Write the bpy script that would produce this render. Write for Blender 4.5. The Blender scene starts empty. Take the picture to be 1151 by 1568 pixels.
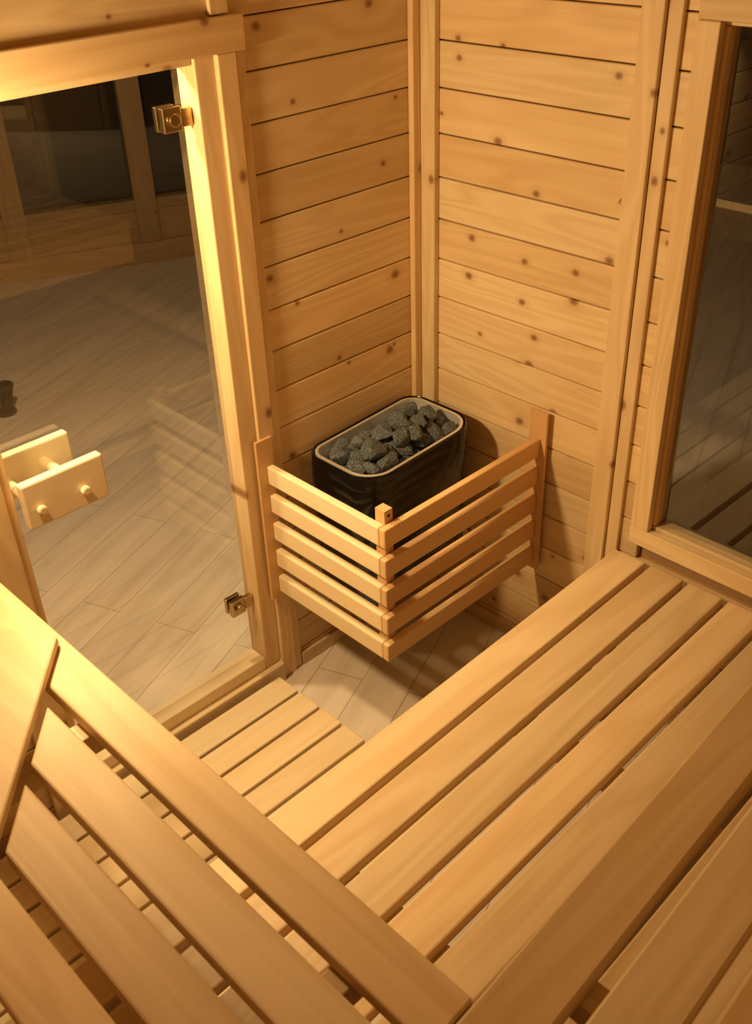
import bpy, bmesh, math, random
from mathutils import Vector, Matrix
random.seed(7)
S=bpy.context.scene
S.view_settings.view_transform='Standard'

# ---------------------------------------------------------------- materials
def new_mat(name):
    m=bpy.data.materials.new(name); m.use_nodes=True
    nt=m.node_tree; nt.nodes.clear()
    return m,nt
def N(nt,t,**k):
    n=nt.nodes.new(t)
    for a,b in k.items(): setattr(n,a,b)
    return n
def math_(nt,op,a,b=None,c=None,clamp=False):
    n=N(nt,'ShaderNodeMath',operation=op); n.use_clamp=clamp
    for i,v in enumerate((a,b,c)):
        if v is None: continue
        if isinstance(v,(int,float)): n.inputs[i].default_value=v
        else: nt.links.new(v,n.inputs[i])
    return n.outputs[0]
def mixc(nt,fac,a,b,mode='MIX'):
    n=N(nt,'ShaderNodeMix',data_type='RGBA',blend_type=mode)
    for s,v in ((n.inputs[0],fac),(n.inputs[6],a),(n.inputs[7],b)):
        if isinstance(v,(int,float)): s.default_value=v
        elif isinstance(v,tuple): s.default_value=(*v,1)
        else: nt.links.new(v,s)
    return n.outputs[2]

def wood(name,axis,plane='yz',light=(.80,.56,.30),dark=(.66,.40,.17),knots=0.0,rough=.5,ring=9.0,contrast=1.0,var=.24):
    m,nt=new_mat(name); L=nt.links.new
    out=N(nt,'ShaderNodeOutputMaterial'); b=N(nt,'ShaderNodeBsdfPrincipled'); L(b.outputs[0],out.inputs[0])
    tc=N(nt,'ShaderNodeTexCoord'); at=N(nt,'ShaderNodeAttribute',attribute_name='rnd')
    sc=N(nt,'ShaderNodeVectorMath',operation='SCALE'); L(at.outputs['Color'],sc.inputs[0]); sc.inputs['Scale'].default_value=23.0
    ad=N(nt,'ShaderNodeVectorMath',operation='ADD'); L(tc.outputs['Object'],ad.inputs[0]); L(sc.outputs[0],ad.inputs[1])
    def stretched(along,across):
        mp=N(nt,'ShaderNodeMapping'); s=[across]*3; s[axis]=along
        mp.inputs['Scale'].default_value=s; L(ad.outputs[0],mp.inputs['Vector']); return mp.outputs[0]
    n1=N(nt,'ShaderNodeTexNoise'); L(stretched(.9,9),n1.inputs['Vector']); n1.inputs['Scale'].default_value=1; n1.inputs['Detail'].default_value=2; n1.inputs['Distortion'].default_value=.4
    rings=math_(nt,'SINE',math_(nt,'MULTIPLY',n1.outputs['Fac'],ring*6.28))
    rings=math_(nt,'MULTIPLY_ADD',rings,.5,.5)
    n2=N(nt,'ShaderNodeTexNoise'); L(stretched(3,160),n2.inputs['Vector']); n2.inputs['Scale'].default_value=1; n2.inputs['Detail'].default_value=4
    n3=N(nt,'ShaderNodeTexNoise'); L(stretched(1.2,4),n3.inputs['Vector']); n3.inputs['Scale'].default_value=1; n3.inputs['Detail'].default_value=1
    g=math_(nt,'ADD',math_(nt,'MULTIPLY',rings,.38*contrast),math_(nt,'MULTIPLY',n2.outputs['Fac'],.5*contrast))
    g=math_(nt,'ADD',g,math_(nt,'MULTIPLY_ADD',n3.outputs['Fac'],.8,-.38),clamp=True)
    col=mixc(nt,g,light,dark)
    sep=N(nt,'ShaderNodeSeparateColor'); L(at.outputs['Color'],sep.inputs[0])
    v=math_(nt,'MULTIPLY_ADD',sep.outputs[0],var,1.0-var*.55)
    v2=math_(nt,'MULTIPLY',v,math_(nt,'MULTIPLY_ADD',sep.outputs[1],.10,.94))
    v3=math_(nt,'MULTIPLY',v2,math_(nt,'MULTIPLY_ADD',sep.outputs[1],.14,.90))
    vv=N(nt,'ShaderNodeCombineColor'); L(v,vv.inputs[0]); L(v2,vv.inputs[1]); L(v3,vv.inputs[2])
    col=mixc(nt,1.0,col,vv.outputs[0],'MULTIPLY')
    if knots>0:
        sx=N(nt,'ShaderNodeSeparateXYZ'); L(ad.outputs[0],sx.inputs[0])
        ix={'x':0,'y':1,'z':2}
        cb=N(nt,'ShaderNodeCombineXYZ'); L(sx.outputs[ix[plane[0]]],cb.inputs[0]); L(sx.outputs[ix[plane[1]]],cb.inputs[1])
        mp=N(nt,'ShaderNodeMapping'); L(cb.outputs[0],mp.inputs['Vector']); 
        s=[1,1,1]; s[0]=.8 if ix[plane[0]]==axis else 1; s[1]=.8 if ix[plane[1]]==axis else 1; mp.inputs['Scale'].default_value=s
        vo=N(nt,'ShaderNodeTexVoronoi',voronoi_dimensions='2D'); L(mp.outputs[0],vo.inputs['Vector']); vo.inputs['Scale'].default_value=8.5
        sc2=N(nt,'ShaderNodeSeparateColor'); L(vo.outputs['Color'],sc2.inputs[0])
        pres=math_(nt,'LESS_THAN',sc2.outputs[0],knots)
        r=math_(nt,'MULTIPLY_ADD',sc2.outputs[1],.065,.04)
        q=math_(nt,'DIVIDE',vo.outputs['Distance'],r)
        core=math_(nt,'SUBTRACT',1.15,q,clamp=True); core=math_(nt,'MULTIPLY',core,pres)
        core=math_(nt,'POWER',core,.6,clamp=True)
        halo=math_(nt,'SUBTRACT',1.0,math_(nt,'MULTIPLY',q,.36),clamp=True); halo=math_(nt,'MULTIPLY',math_(nt,'MULTIPLY',halo,pres),.45)
        col=mixc(nt,halo,col,(.50,.27,.10))
        col=mixc(nt,math_(nt,'MULTIPLY',core,.9),col,(.22,.09,.03))
    L(col,b.inputs['Base Color'])
    b.inputs['Roughness'].default_value=rough; b.inputs['Specular IOR Level'].default_value=.35
    bp=N(nt,'ShaderNodeBump'); bp.inputs['Strength'].default_value=.12; bp.inputs['Distance'].default_value=.002
    L(g,bp.inputs['Height']); L(bp.outputs[0],b.inputs['Normal'])
    return m

SPL=(.82,.645,.40); SPD=(.64,.44,.22)
BNL=(.82,.65,.41); BND=(.64,.45,.23)
spruce_y=wood('spruce_grain_y',1,'yz',SPL,SPD,knots=.48)
spruce_x=wood('spruce_grain_x',0,'xz',SPL,SPD,knots=.48)
spruce_zl=wood('spruce_grain_z_left',2,'yz',SPL,SPD,knots=.22,var=.12)
spruce_zr=wood('spruce_grain_z_right',2,'xz',SPL,SPD,knots=.22,var=.12)
alder_y=wood('bench_wood_grain_y',1,'xy',BNL,BND,contrast=1.0,ring=6)
alder_x=wood('bench_wood_grain_x',0,'xy',BNL,BND,contrast=1.0,ring=6)
alder_z=wood('bench_wood_grain_z',2,'xy',BNL,BND,contrast=1.0,ring=6)
rail_x_lit=wood('rail_wood_x_lit',0,'xz',(.88,.74,.50),(.80,.64,.40),contrast=.6,ring=5,var=.1)  # lit tone of the rail wood, brightness of the front slats in the colour
rail_y_shaded=wood('rail_wood_y_shaded',1,'yz',(.76,.51,.26),(.66,.40,.18),contrast=.6,ring=5,var=.1)  # same rail wood with the side slats' shade painted into the colour
duck_y=wood('duckboard_wood_y',1,'xy',(.90,.76,.52),(.78,.61,.37),contrast=.9,ring=6)
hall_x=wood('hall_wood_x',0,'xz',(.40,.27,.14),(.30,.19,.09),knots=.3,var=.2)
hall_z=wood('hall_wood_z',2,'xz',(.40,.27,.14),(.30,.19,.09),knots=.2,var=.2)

def simple(name,col,rough=.5,metal=0.0,spec=.5,coat=0):
    m,nt=new_mat(name); out=N(nt,'ShaderNodeOutputMaterial'); b=N(nt,'ShaderNodeBsdfPrincipled'); nt.links.new(b.outputs[0],out.inputs[0])
    no=N(nt,'ShaderNodeTexNoise'); no.inputs['Scale'].default_value=40
    c=mixc(nt,no.outputs['Fac'],tuple(x*.9 for x in col),tuple(min(1,x*1.1) for x in col)); nt.links.new(c,b.inputs['Base Color'])
    b.inputs['Roughness'].default_value=rough; b.inputs['Metallic'].default_value=metal; b.inputs['Specular IOR Level'].default_value=spec
    b.inputs['Coat Weight'].default_value=coat; b.inputs['Coat Roughness'].default_value=.08
    return m
black=simple('black_enamel',(.004,.004,.0045),.2,spec=.3,coat=.3)
rubber=simple('dark_rubber',(.02,.018,.015),.6)
steel=simple('brushed_steel',(.90,.89,.88),.38,.6)
brass=simple('brass',(.50,.38,.20),.3,1.0)
dark=simple('dark_interior',(.012,.009,.006),.8)
seam=simple('groove_shadow_board',(.42,.26,.12),.8)

def glass_mat(name,tint,base=.035):
    m,nt=new_mat(name); L=nt.links.new; out=N(nt,'ShaderNodeOutputMaterial')
    t=N(nt,'ShaderNodeBsdfTransparent'); t.inputs[0].default_value=(*tint,1)
    g=N(nt,'ShaderNodeBsdfGlossy'); g.inputs['Roughness'].default_value=.01; g.inputs[0].default_value=(1,1,1,1)
    fr=N(nt,'ShaderNodeLayerWeight'); fr.inputs[0].default_value=.5
    no=N(nt,'ShaderNodeTexNoise'); no.inputs['Scale'].default_value=2
    p5=math_(nt,'POWER',fr.outputs['Facing'],5.0)
    f=math_(nt,'ADD',math_(nt,'MULTIPLY_ADD',p5,.9,.09),math_(nt,'MULTIPLY',no.outputs['Fac'],.008),clamp=True)
    mx=N(nt,'ShaderNodeMixShader'); L(f,mx.inputs[0]); L(t.outputs[0],mx.inputs[1]); L(g.outputs[0],mx.inputs[2]); L(mx.outputs[0],out.inputs[0])
    return m
glass=glass_mat('clear_glass',(.92,.93,.88))

def rock_mat():
    m,nt=new_mat('sauna_rock'); L=nt.links.new; out=N(nt,'ShaderNodeOutputMaterial'); b=N(nt,'ShaderNodeBsdfPrincipled'); L(b.outputs[0],out.inputs[0])
    tc=N(nt,'ShaderNodeTexCoord'); no=N(nt,'ShaderNodeTexNoise'); L(tc.outputs['Object'],no.inputs['Vector']); no.inputs['Scale'].default_value=220; no.inputs['Detail'].default_value=5
    n2=N(nt,'ShaderNodeTexNoise'); L(tc.outputs['Object'],n2.inputs['Vector']); n2.inputs['Scale'].default_value=25
    f=math_(nt,'MULTIPLY_ADD',no.outputs['Fac'],2.6,-.8,clamp=True)
    c=mixc(nt,f,(.02,.027,.03),(.27,.32,.35)); c=mixc(nt,math_(nt,'MULTIPLY',n2.outputs['Fac'],.45),c,(.04,.048,.05)); L(c,b.inputs['Base Color']); b.inputs['Roughness'].default_value=.9
    bp=N(nt,'ShaderNodeBump'); bp.inputs['Strength'].default_value=.8; bp.inputs['Distance'].default_value=.004; L(no.outputs['Fac'],bp.inputs['Height']); L(bp.outputs[0],b.inputs['Normal'])
    return m
rock=rock_mat()

def floor_mat():
    m,nt=new_mat('floor_laminate'); L=nt.links.new; out=N(nt,'ShaderNodeOutputMaterial'); b=N(nt,'ShaderNodeBsdfPrincipled'); L(b.outputs[0],out.inputs[0])
    tc=N(nt,'ShaderNodeTexCoord'); mp=N(nt,'ShaderNodeMapping'); L(tc.outputs['Object'],mp.inputs['Vector']); mp.inputs['Rotation'].default_value=(0,0,math.radians(-112))
    br=N(nt,'ShaderNodeTexBrick'); L(mp.outputs[0],br.inputs['Vector']); br.inputs['Scale'].default_value=1; br.inputs['Brick Width'].default_value=1.3; br.inputs['Row Height'].default_value=.14
    br.inputs['Mortar Size'].default_value=.0014; br.inputs['Color1'].default_value=(.76,.67,.57,1); br.inputs['Color2'].default_value=(.70,.61,.51,1); br.inputs['Mortar'].default_value=(.40,.32,.24,1); br.offset=.37
    mp2=N(nt,'ShaderNodeMapping'); L(mp.outputs[0],mp2.inputs['Vector']); mp2.inputs['Scale'].default_value=(2.2,22,1)
    no=N(nt,'ShaderNodeTexNoise'); L(mp2.outputs[0],no.inputs['Vector']); no.inputs['Scale'].default_value=1; no.inputs['Detail'].default_value=5; no.inputs['Distortion'].default_value=.5
    v=math_(nt,'MULTIPLY_ADD',no.outputs['Fac'],.6,.7); vv=N(nt,'ShaderNodeCombineColor'); [L(v,vv.inputs[i]) for i in range(3)]
    c=mixc(nt,1.0,br.outputs[0],vv.outputs[0],'MULTIPLY'); L(c,b.inputs['Base Color']); b.inputs['Roughness'].default_value=.42
    return m
floorm=floor_mat()

# ---------------------------------------------------------------- geometry helpers
class Part:
    def __init__(s): s.bm=bmesh.new(); s.col=s.bm.loops.layers.float_color.new('rnd'); s.mats=[]
    def _fin(s,faces,mat,r=None):
        if mat not in s.mats: s.mats.append(mat)
        i=s.mats.index(mat); r=r or (random.random(),random.random(),random.random(),1)
        for f in faces:
            f.material_index=i
            for l in f.loops: l[s.col]=r
    def box(s,lo,hi,mat):
        v=[s.bm.verts.new((x,y,z)) for x in (lo[0],hi[0]) for y in (lo[1],hi[1]) for z in (lo[2],hi[2])]
        F=[(0,1,3,2),(4,6,7,5),(0,4,5,1),(2,3,7,6),(0,2,6,4),(1,5,7,3)]
        s._fin([s.bm.faces.new([v[i] for i in f]) for f in F],mat)
    def quad(s,pts,mat):
        s._fin([s.bm.faces.new([s.bm.verts.new(q) for q in pts])],mat)
    def prism(s,poly,z0,z1,mat):
        a=[s.bm.verts.new((x,y,z0)) for x,y in poly]; b=[s.bm.verts.new((x,y,z1)) for x,y in poly]; n=len(poly)
        fs=[s.bm.faces.new(a[::-1]),s.bm.faces.new(b)]+[s.bm.faces.new((a[i],a[(i+1)%n],b[(i+1)%n],b[i])) for i in range(n)]
        s._fin(fs,mat)
    def cyl(s,p,q,r,mat,seg=24,r2=None):
        p=Vector(p);q=Vector(q);d=q-p
        M=Matrix.Translation((p+q)/2)@d.to_track_quat('Z','Y').to_matrix().to_4x4()
        g=bmesh.ops.create_cone(s.bm,cap_ends=True,segments=seg,radius1=r,radius2=r if r2 is None else r2,depth=d.length,matrix=M)
        s._fin({f for v in g['verts'] for f in v.link_faces},mat)
    def done(s,name,parent=None,bevel=.003,smooth=False):
        bmesh.ops.recalc_face_normals(s.bm,faces=s.bm.faces)
        me=bpy.data.meshes.new(name); s.bm.to_mesh(me); s.bm.free()
        for m in s.mats: me.materials.append(m)
        o=bpy.data.objects.new(name,me); bpy.context.collection.objects.link(o)
        if parent: o.parent=parent
        if bevel:
            b=o.modifiers.new('bevel','BEVEL'); b.width=bevel; b.segments=2; b.limit_method='ANGLE'
        if smooth:
            for p in me.polygons: p.use_smooth=True
        return o
def empty(name):
    e=bpy.data.objects.new(name,None); bpy.context.collection.objects.link(e); return e

XM,YM,ZC=2.3,-2.3,2.2
G0=.0565; PT=.1035
rows=[(max(0,G0+PT*(k-1)),min(ZC,G0+PT*k)) for k in range(0,22) if G0+PT*(k-1)<ZC]
rows=[r for r in rows if r[1]-r[0]>.01]
g=.0014
p=Part()
for z0,z1 in rows:
    if z0<1.64: segs=[(-.55,0),(YM,-1.28)]
    else: segs=[(YM,0)]
    for a,b in segs: p.box((-.018,a,z0+g),(0,b,z1-g),spruce_y)
for a,b in ((-.55,0),(YM,-1.28)): p.box((-.07,a,0),(-.0165,b,ZC),seam)
p.box((-.07,-1.28,1.70),(-.0165,-.55,ZC),seam)
p.done('wall_left',bevel=.003)
p=Part()
for z0,z1 in rows:
    if z1>.56 and z0<1.72:
        segs=[(0,.735),(1.95,XM)]
    else: segs=[(0,XM)]
    for a,b in segs: p.box((a,0,z0+g),(b,.018,z1-g),spruce_x)
for a,b in ((-.07,.735),(1.95,XM+.07)): p.box((a,.0165,0),(b,.07,ZC),seam)
p.box((.735,.0165,0),(1.95,.07,.54),seam); p.box((.735,.0165,1.74),(1.95,.07,ZC),seam)
p.done('wall_right',bevel=.003)
for nm,lo,hi,m,ax in (('wall_front',(-.07,YM-.05),(XM+.05,YM),spruce_x,1),('wall_side',(XM,YM),(XM+.05,0),spruce_y,0)):
    p=Part()
    for z0,z1 in rows: p.box((lo[0],lo[1],z0+g),(hi[0],hi[1],z1-g),m)
    p.done(nm,bevel=.003)
p=Part()
x=-.07
while x<XM+.05:
    p.box((x+.001,YM-.05,ZC+.003),(min(x+.1,XM+.05)-.001,.07,ZC+.03),spruce_y); x+=.1
p.done('ceiling')
p=Part(); p.box((-7,-5,-.05),(6,5,0),floorm); p.done('floor',bevel=0)

# trims
p=Part(); p.box((.0005,-.045,.0),(.018,-.0195,ZC),spruce_zl); p.box((.0005,-.019,.0),(.062,-.0005,ZC),spruce_zr); p.done('trim_1')
p=Part(); p.box((.598,-.022,.0),(.650,-.0005,ZC),spruce_zr); p.box((.651,-.012,.0),(.684,-.0005,ZC),spruce_zr); p.done('trim_2')
p=Part(); p.box((.063,-.014,.0005),(.597,-.0005,.045),spruce_x); p.done('baseboard_right')
p=Part(); p.box((.0005,-.520,.0005),(.010,-.046,.045),spruce_y); p.done('baseboard_left')
p=Part(); p.box((.0005,-.600,1.7235),(.012,-.555,ZC),spruce_zl); p.done('trim_3')

# door
door=empty('door_1')
p=Part()
p.box((.0005,-1.32,1.655),(.018,-.524,1.722),spruce_y)
p.box((.0005,-.545,.0005),(.007,-.522,1.654),spruce_zl)
p.box((.0005,-.594,.0005),(.012,-.546,1.654),spruce_zl)
p.box((-.06,-.645,.0),(.003,-.595,1.654),spruce_zl)
p.box((-.06,-1.279,.0),(.003,-1.212,1.654),spruce_zl)
p.box((.0035,-1.32,.0),(.018,-1.235,1.654),spruce_zl)
p.box((-.06,-1.211,1.640),(-.004,-.646,1.70),spruce_y)
p.box((-.06,-1.211,.0),(.002,-.646,.105),duck_y)
p.box((.0035,-1.234,.0),(.022,-.595,.065),duck_y)
p.done('frame',door)
p=Part(); p.quad([(-.040,-1.209,.108),(-.040,-.650,.108),(-.040,-.650,1.634),(-.040,-1.209,1.634)],glass); p.done('glass_pane',door,bevel=0)
p=Part()
for z in (1.545,.300):
    p.box((-.0355,-.717,z-.024),(-.020,-.673,z+.024),brass)
    p.box((-.055,-.717,z-.024),(-.0445,-.673,z+.024),brass)
    p.box((-.0355,-.672,z-.018),(-.020,-.647,z+.018),brass)
    p.cyl((-.020,-.695,z),(-.010,-.695,z),.013,brass)
p.done('hinges',door,bevel=.002)
p=Part()
for x0,x1 in ((.034,.058),(-.102,-.078)):
    p.box((x0,-1.215,.852),(x1,-1.030,.955),rail_x_lit)
for y,z in ((-1.185,.893),(-1.085,.893)):
    p.cyl((-.0395,y,z),(.0335,y,z),.012,rail_x_lit); p.cyl((-.0775,y,z),(-.0405,y,z),.012,rail_x_lit)
    p.cyl((.0585,y,z),(.072,y,z),.0105,rail_x_lit)
p.done('handle',door,bevel=.004)

# window
win=empty('window_1')
p=Part()
def wframe(x0,x1,z0,z1,w,y0,y1):
    p.box((x0,y0,z0),(x1,y1,z0+w),spruce_x); p.box((x0,y0,z1-w),(x1,y1,z1),spruce_x)
    p.box((x0,y0,z0+w+.0005),(x0+w,y1,z1-w-.0005),spruce_zr); p.box((x1-w,y0,z0+w+.0005),(x1,y1,z1-w-.0005),spruce_zr)
wframe(.720,1.97,.527,1.752,.048,-.022,-.0005)
wframe(.756,1.94,.565,1.715,.020,.0005,.045)
p.done('frame',win)
p=Part(); p.quad([(.776,.023,.585),(1.92,.023,.585),(1.92,.023,1.695),(.776,.023,1.695)],glass); p.done('glass_pane',win,bevel=0)

# heater guard rail
gr=empty('heater_guard_rail')
p=Part()
tops=[.710,.625,.540,.455,.370]
for t in tops: p.box((.0215,-.587,t-.052),(.416,-.567,t),rail_x_lit)
p.done('front_slats',gr,bevel=.004)
p=Part()
for t in tops: p.box((.4165,-.587,t-.052),(.4365,-.0225,t),rail_y_shaded)
p.done('side_slats',gr,bevel=.004)
p=Part(); p.box((.0125,-.612,.30),(.021,-.562,.785),rail_y_shaded); p.box((.398,-.0225,.30),(.452,-.0145,.785),rail_y_shaded)
p.box((.385,-.566,.305),(.4155,-.540,.742),rail_y_shaded)
p.cyl((.4155,-.553,.727),(.4165,-.553,.727),.004,black)
p.done('posts',gr,bevel=.003)

# lower bench
lb=empty('sauna_bench')
p=Part(); x=.715; W=.089; PX=.1035
while x<2.1:
    p.box((x,-2.1,.472),(x+W,-.034,.500),alder_y); x+=PX
p.done('slats',lb,bevel=.004)
p=Part()
for y in (-.08,-.63,-1.15,-1.7,-2.08): p.box((.735,y-.022,.427),(2.08,y+.022,.4715),alder_x)
p.box((.735,-2.06,.38),(.765,-.05,.4265),alder_y)
for x in (.74,2.0):
    for y in (-2.05,-.12): p.box((x,y,0),(x+.04,y+.04,.38),alder_z)
p.done('supports',lb)
th=.018; pv=Vector((.8,-1.18,0))
lb.rotation_euler=(0,0,th); lb.location=pv-Matrix.Rotation(th,3,'Z')@pv
# upper bench (L-shaped)
ub=empty('corner_sauna_bench')
p=Part()
a=Vector((.468,-1.376)); bq=Vector((.800,-1.664)); dd=(bq-a).normalized(); nn=Vector((dd.y,-dd.x))
if nn.x>0: nn=-nn
def diag_x(y): return a.x+(y-a.y)*dd.x/dd.y
def sk(x,y): return (x-.045*(y+1.362),y)
z0,z1=.872,.900
y=-1.362
first=True
while y>-2.2:
    ya,yb=y,y-.078
    ra,rb=sk(1.362,ya),sk(1.362,yb)
    if first: p.prism([(.036,ya),(.036,yb),rb,ra],z0,z1,alder_x); first=False
    else:
        x0,x1=diag_x(ya)+.012,diag_x(yb)+.012
        if x0<1.3: p.prism([(x0,ya),(min(x1,1.33),yb),rb,ra],z0,z1,alder_x)
    y-=.101
x=1.364
while x<2.12:
    p.prism([sk(x,-2.25),sk(x+.084,-2.25),sk(x+.084,-.03),sk(x,-.03)],z0,z1,alder_y); x+=.107
p.done('slats',ub,bevel=.004)
p=Part()
A=a; B=a+dd*1.0; e=Vector((-.10,-.06))
p.prism([tuple(A),tuple(B),tuple(B+nn*.11),tuple(A+e)],.9005,.918,alder_x)
A2=A+nn*.125+dd*.06; p.prism([tuple(A2),tuple(B+nn*.125),tuple(B+nn*.22),tuple(A2+nn*.095)],z0,z1,alder_x)
p.done('corner_boards',ub,bevel=.004)
p=Part()
p.box((.04,-1.392,.80),(1.37,-1.370,.8715),alder_x)
p.prism([sk(1.378,-1.3625),sk(1.40,-1.3625),sk(1.40,-.03),sk(1.378,-.03)],.75,.8715,alder_y)  # unseen apron, deepened to block light and darken the gaps behind it
for x in (.62,1.2): p.box((x,-2.2,.83),(x+.04,-1.393,.8715),alder_y)
for y in (-.06,-.7,-1.25): p.box((1.402,y-.02,.83),(2.15,y+.02,.8715),alder_x)
for q in ((1.99,-1.34),): p.box((q[0],q[1],.5015),(q[0]+.04,q[1]+.04,.83),alder_z)
p.done('supports',ub)

# duckboard
p=Part(); x=.040
while x<.70:
    p.box((x,-2.1,.026),(x+.080,-.632,.050),duck_y); x+=.0885
for y in (-.70,-1.3,-1.9): p.box((.045,y-.02,.0005),(.70,y+.02,.0255),alder_x)
p.done('duckboard',bevel=.004)

# heater
ht=empty('sauna_heater')
def rrect(x0,x1,y0,y1,rl,rr,n=10):
    pts=[]
    for cx,cy,r,a0 in ((x1-rr,y1-rr,rr,0),(x0+rl,y1-rl,rl,90),(x0+rl,y0+rl,rl,180),(x1-rr,y0+rr,rr,270)):
        for k in range(n+1):
            t=math.radians(a0+90*k/n); pts.append((cx+r*math.cos(t),cy+r*math.sin(t)))
    return pts
def lofted(name,rings,mat,caps=(True,True)):
    p=Part(); R_=[]
    for pts,z in rings:
        R_.append([p.bm.verts.new((x,y,z(x,y) if callable(z) else z)) for x,y in pts])
    fs=[]
    for A_,B_ in zip(R_,R_[1:]):
        n=len(A_)
        for i in range(n): fs.append(p.bm.faces.new((A_[i],A_[(i+1)%n],B_[(i+1)%n],B_[i])))
    if caps[0]: fs.append(p.bm.faces.new(R_[0][::-1]))
    if caps[1]: fs.append(p.bm.faces.new(R_[-1]))
    p._fin(fs,mat); o=p.done(name,ht,bevel=0,smooth=True)
    e=o.modifiers.new('es','EDGE_SPLIT'); e.split_angle=math.radians(50)
    return o
def hr(d): return rrect(.016+d,.268-d,-.470+d,-.060-d,max(.06-d,.01),max(.085-d,.02))
top=lambda x,y: .700+.014*max(0,min(1,(y+.30)/.2))
top2=lambda x,y: top(x,y)+.004
lofted('body',[(hr(.012),.29),(hr(.006),.30),(hr(.004),.60),(hr(.0),.62),(hr(.0),.64),(hr(.002),top),(hr(.005),top2),(hr(.008),top),(hr(.010),.655)],black,(True,False))
lofted('liner',[(hr(.0105),.690),(hr(.0115),lambda x,y:top(x,y)+.002),(hr(.0195),lambda x,y:top(x,y)+.002),(hr(.0205),.690),(hr(.023),.660),(hr(.026),.630)],steel,(False,True))
p=Part()
for z,cnt,ins,rad in ((.655,24,.045,.040),(.692,20,.054,.041),(.724,10,.076,.037)):
    placed=[]; tries=0
    while len(placed)<cnt and tries<9000:
        tries+=1
        x=random.uniform(.016+ins,.268-ins); y=random.uniform(-.470+ins+.002,-.060-ins)
        if all((x-a_)**2+(y-b_)**2>(rad*1.1)**2 for a_,b_ in placed): placed.append((x,y))
    for (x,y) in placed:
        r=random.uniform(.68,1.18)*rad
        sx,sy,sz=random.uniform(.95,1.2),random.uniform(.7,1.0),random.uniform(.55,.75)
        rot=Matrix.Rotation(random.uniform(0,6.28),3,'Z')@Matrix.Rotation(random.uniform(-.5,.5),3,'X')
        vs=[]
        for k in range(24):
            v=Vector((random.gauss(0,1),random.gauss(0,1),random.gauss(0,1))).normalized()*r*random.uniform(.85,1)
            v=rot@Vector((v.x*sx,v.y*sy,v.z*sz))
            q=v+Vector((x,y,z+random.uniform(-.006,.006)))
            q.x=max(.041,min(.243,q.x)); q.y=max(-.445,min(-.085,q.y))
            vs.append(p.bm.verts.new(q))
        res=bmesh.ops.convex_hull(p.bm,input=vs)
        bmesh.ops.delete(p.bm,geom=[q for q in res['geom_interior'] if isinstance(q,bmesh.types.BMVert)],context='VERTS')
p._fin(p.bm.faces,rock)
p.done('stones',ht,bevel=.0025)
p=Part(); p.box((.0005,-.36,.33),(.0195,-.32,.62),steel); p.box((.0005,-.20,.33),(.0195,-.16,.62),steel)
p.cyl((.12,-.41,.20),(.12,-.41,.289),.006,black); p.cyl((.12,-.41,.204),(.015,-.41,.204),.006,black)
p.done('brackets_and_cable',ht,bevel=.001)

# neighbouring glazed cabin outside the door
cab=empty('glazed_cabin'); 
ang=math.atan2(.80,.35)
p=Part()
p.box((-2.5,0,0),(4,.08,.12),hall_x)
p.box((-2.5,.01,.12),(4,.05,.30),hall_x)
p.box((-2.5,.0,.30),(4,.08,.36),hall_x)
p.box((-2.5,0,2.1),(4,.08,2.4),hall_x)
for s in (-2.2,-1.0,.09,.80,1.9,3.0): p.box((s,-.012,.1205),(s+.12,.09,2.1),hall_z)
p.done('facade',cab)
p=Part(); p.box((-2.5,.095,.0),(4,.13,2.4),dark); p.done('backing',cab)
p=Part(); p.quad([(-2.4,.055,.361),(3.9,.055,.361),(3.9,.055,2.099),(-2.4,.055,2.099)],glass); p.done('glazing',cab,bevel=0)
cab.location=(-3.54,.354,0); cab.rotation_euler=(0,0,ang)

# door stop standing on the hall floor
p=Part(); p.cyl((-2.11,-.355,0),(-2.11,-.355,.012),.045,rubber); p.cyl((-2.11,-.355,.0125),(-2.09,-.33,.14),.022,rubber,r2=.028); p.done('door_stop',bevel=.002)

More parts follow.
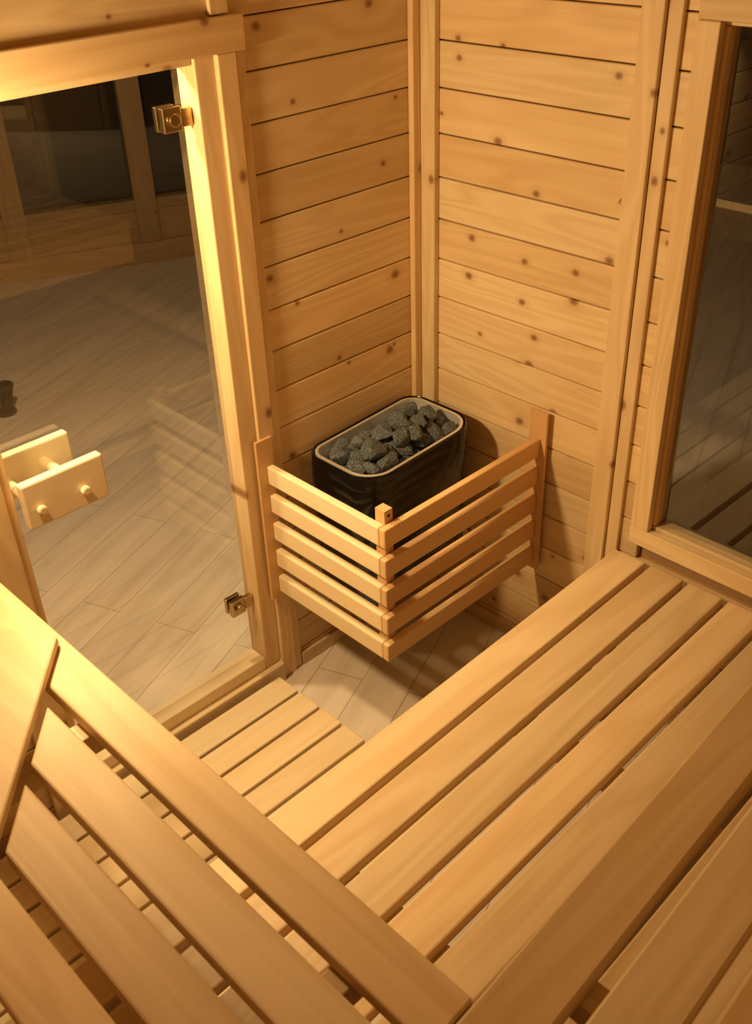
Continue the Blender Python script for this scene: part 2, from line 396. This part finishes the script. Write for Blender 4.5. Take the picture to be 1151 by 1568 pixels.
# adjustable wall spot lamp beside the door
lamp=empty('wall_spot_lamp')
P0=Vector((.13,-1.36,1.60)); D=Vector((.27,.68,-.68)).normalized()
p=Part(); p.box((.0005,-1.40,1.57),(.014,-1.335,1.66),rail_x_lit)
p.cyl((.014,-1.368,1.635),P0-D*.05,.008,brass); p.cyl(P0-D*.07,P0-D*.003,.035,brass,r2=.048)
p.done('housing',lamp,bevel=.001)
ld=bpy.data.lights.new('disc','AREA'); ld.shape='DISK'; ld.size=.11; ld.energy=16; ld.color=(1,.67,.31)
lo=bpy.data.objects.new('disc',ld); lo.location=P0; lo.rotation_euler=D.to_track_quat('-Z','Y').to_euler(); bpy.context.collection.objects.link(lo); lo.parent=lamp
# added lamp outside above the door to brighten hall floor, sill and duckboard
hl=empty('added_door_lamp')
HX,HY,HZ=-.40,-1.02,1.98
p=Part(); p.box((-.09,HY-.05,HZ-.04),(-.0705,HY+.05,HZ+.14),rail_x_lit); p.cyl((-.09,HY,HZ+.08),(HX+.03,HY,HZ+.11),.008,brass)
p.cyl((HX,HY,HZ+.06),(HX,HY,HZ+.12),.09,brass,r2=.03); p.done('bracket',hl)
ld=bpy.data.lights.new('bulb','POINT'); ld.energy=95; ld.color=(1,.70,.38); ld.shadow_soft_size=.06
lo=bpy.data.objects.new('bulb',ld); lo.location=(HX,HY,HZ); bpy.context.collection.objects.link(lo); lo.parent=hl

w=bpy.data.worlds.new('w'); S.world=w; w.use_nodes=True
w.node_tree.nodes['Background'].inputs[0].default_value=(1,.6,.3,1); w.node_tree.nodes['Background'].inputs[1].default_value=.008

# camera
cd=bpy.data.cameras.new('cam'); cam=bpy.data.objects.new('camera',cd); bpy.context.collection.objects.link(cam)
cd.sensor_fit='VERTICAL'; cd.sensor_height=36; cd.lens=1545/1568*36; cd.clip_start=.02
cd.dof.use_dof=True; cd.dof.focus_distance=2.35; cd.dof.aperture_fstop=8
right=Vector((.70184,.71168,-.0304)); up=Vector((-.37817,.40842,.83077)); back=Vector((.60366,-.57157,.55579))
M=Matrix((right,up,back)).transposed().to_4x4(); M.translation=(1.76688,-1.87116,2.0)
cam.matrix_world=M; S.camera=cam
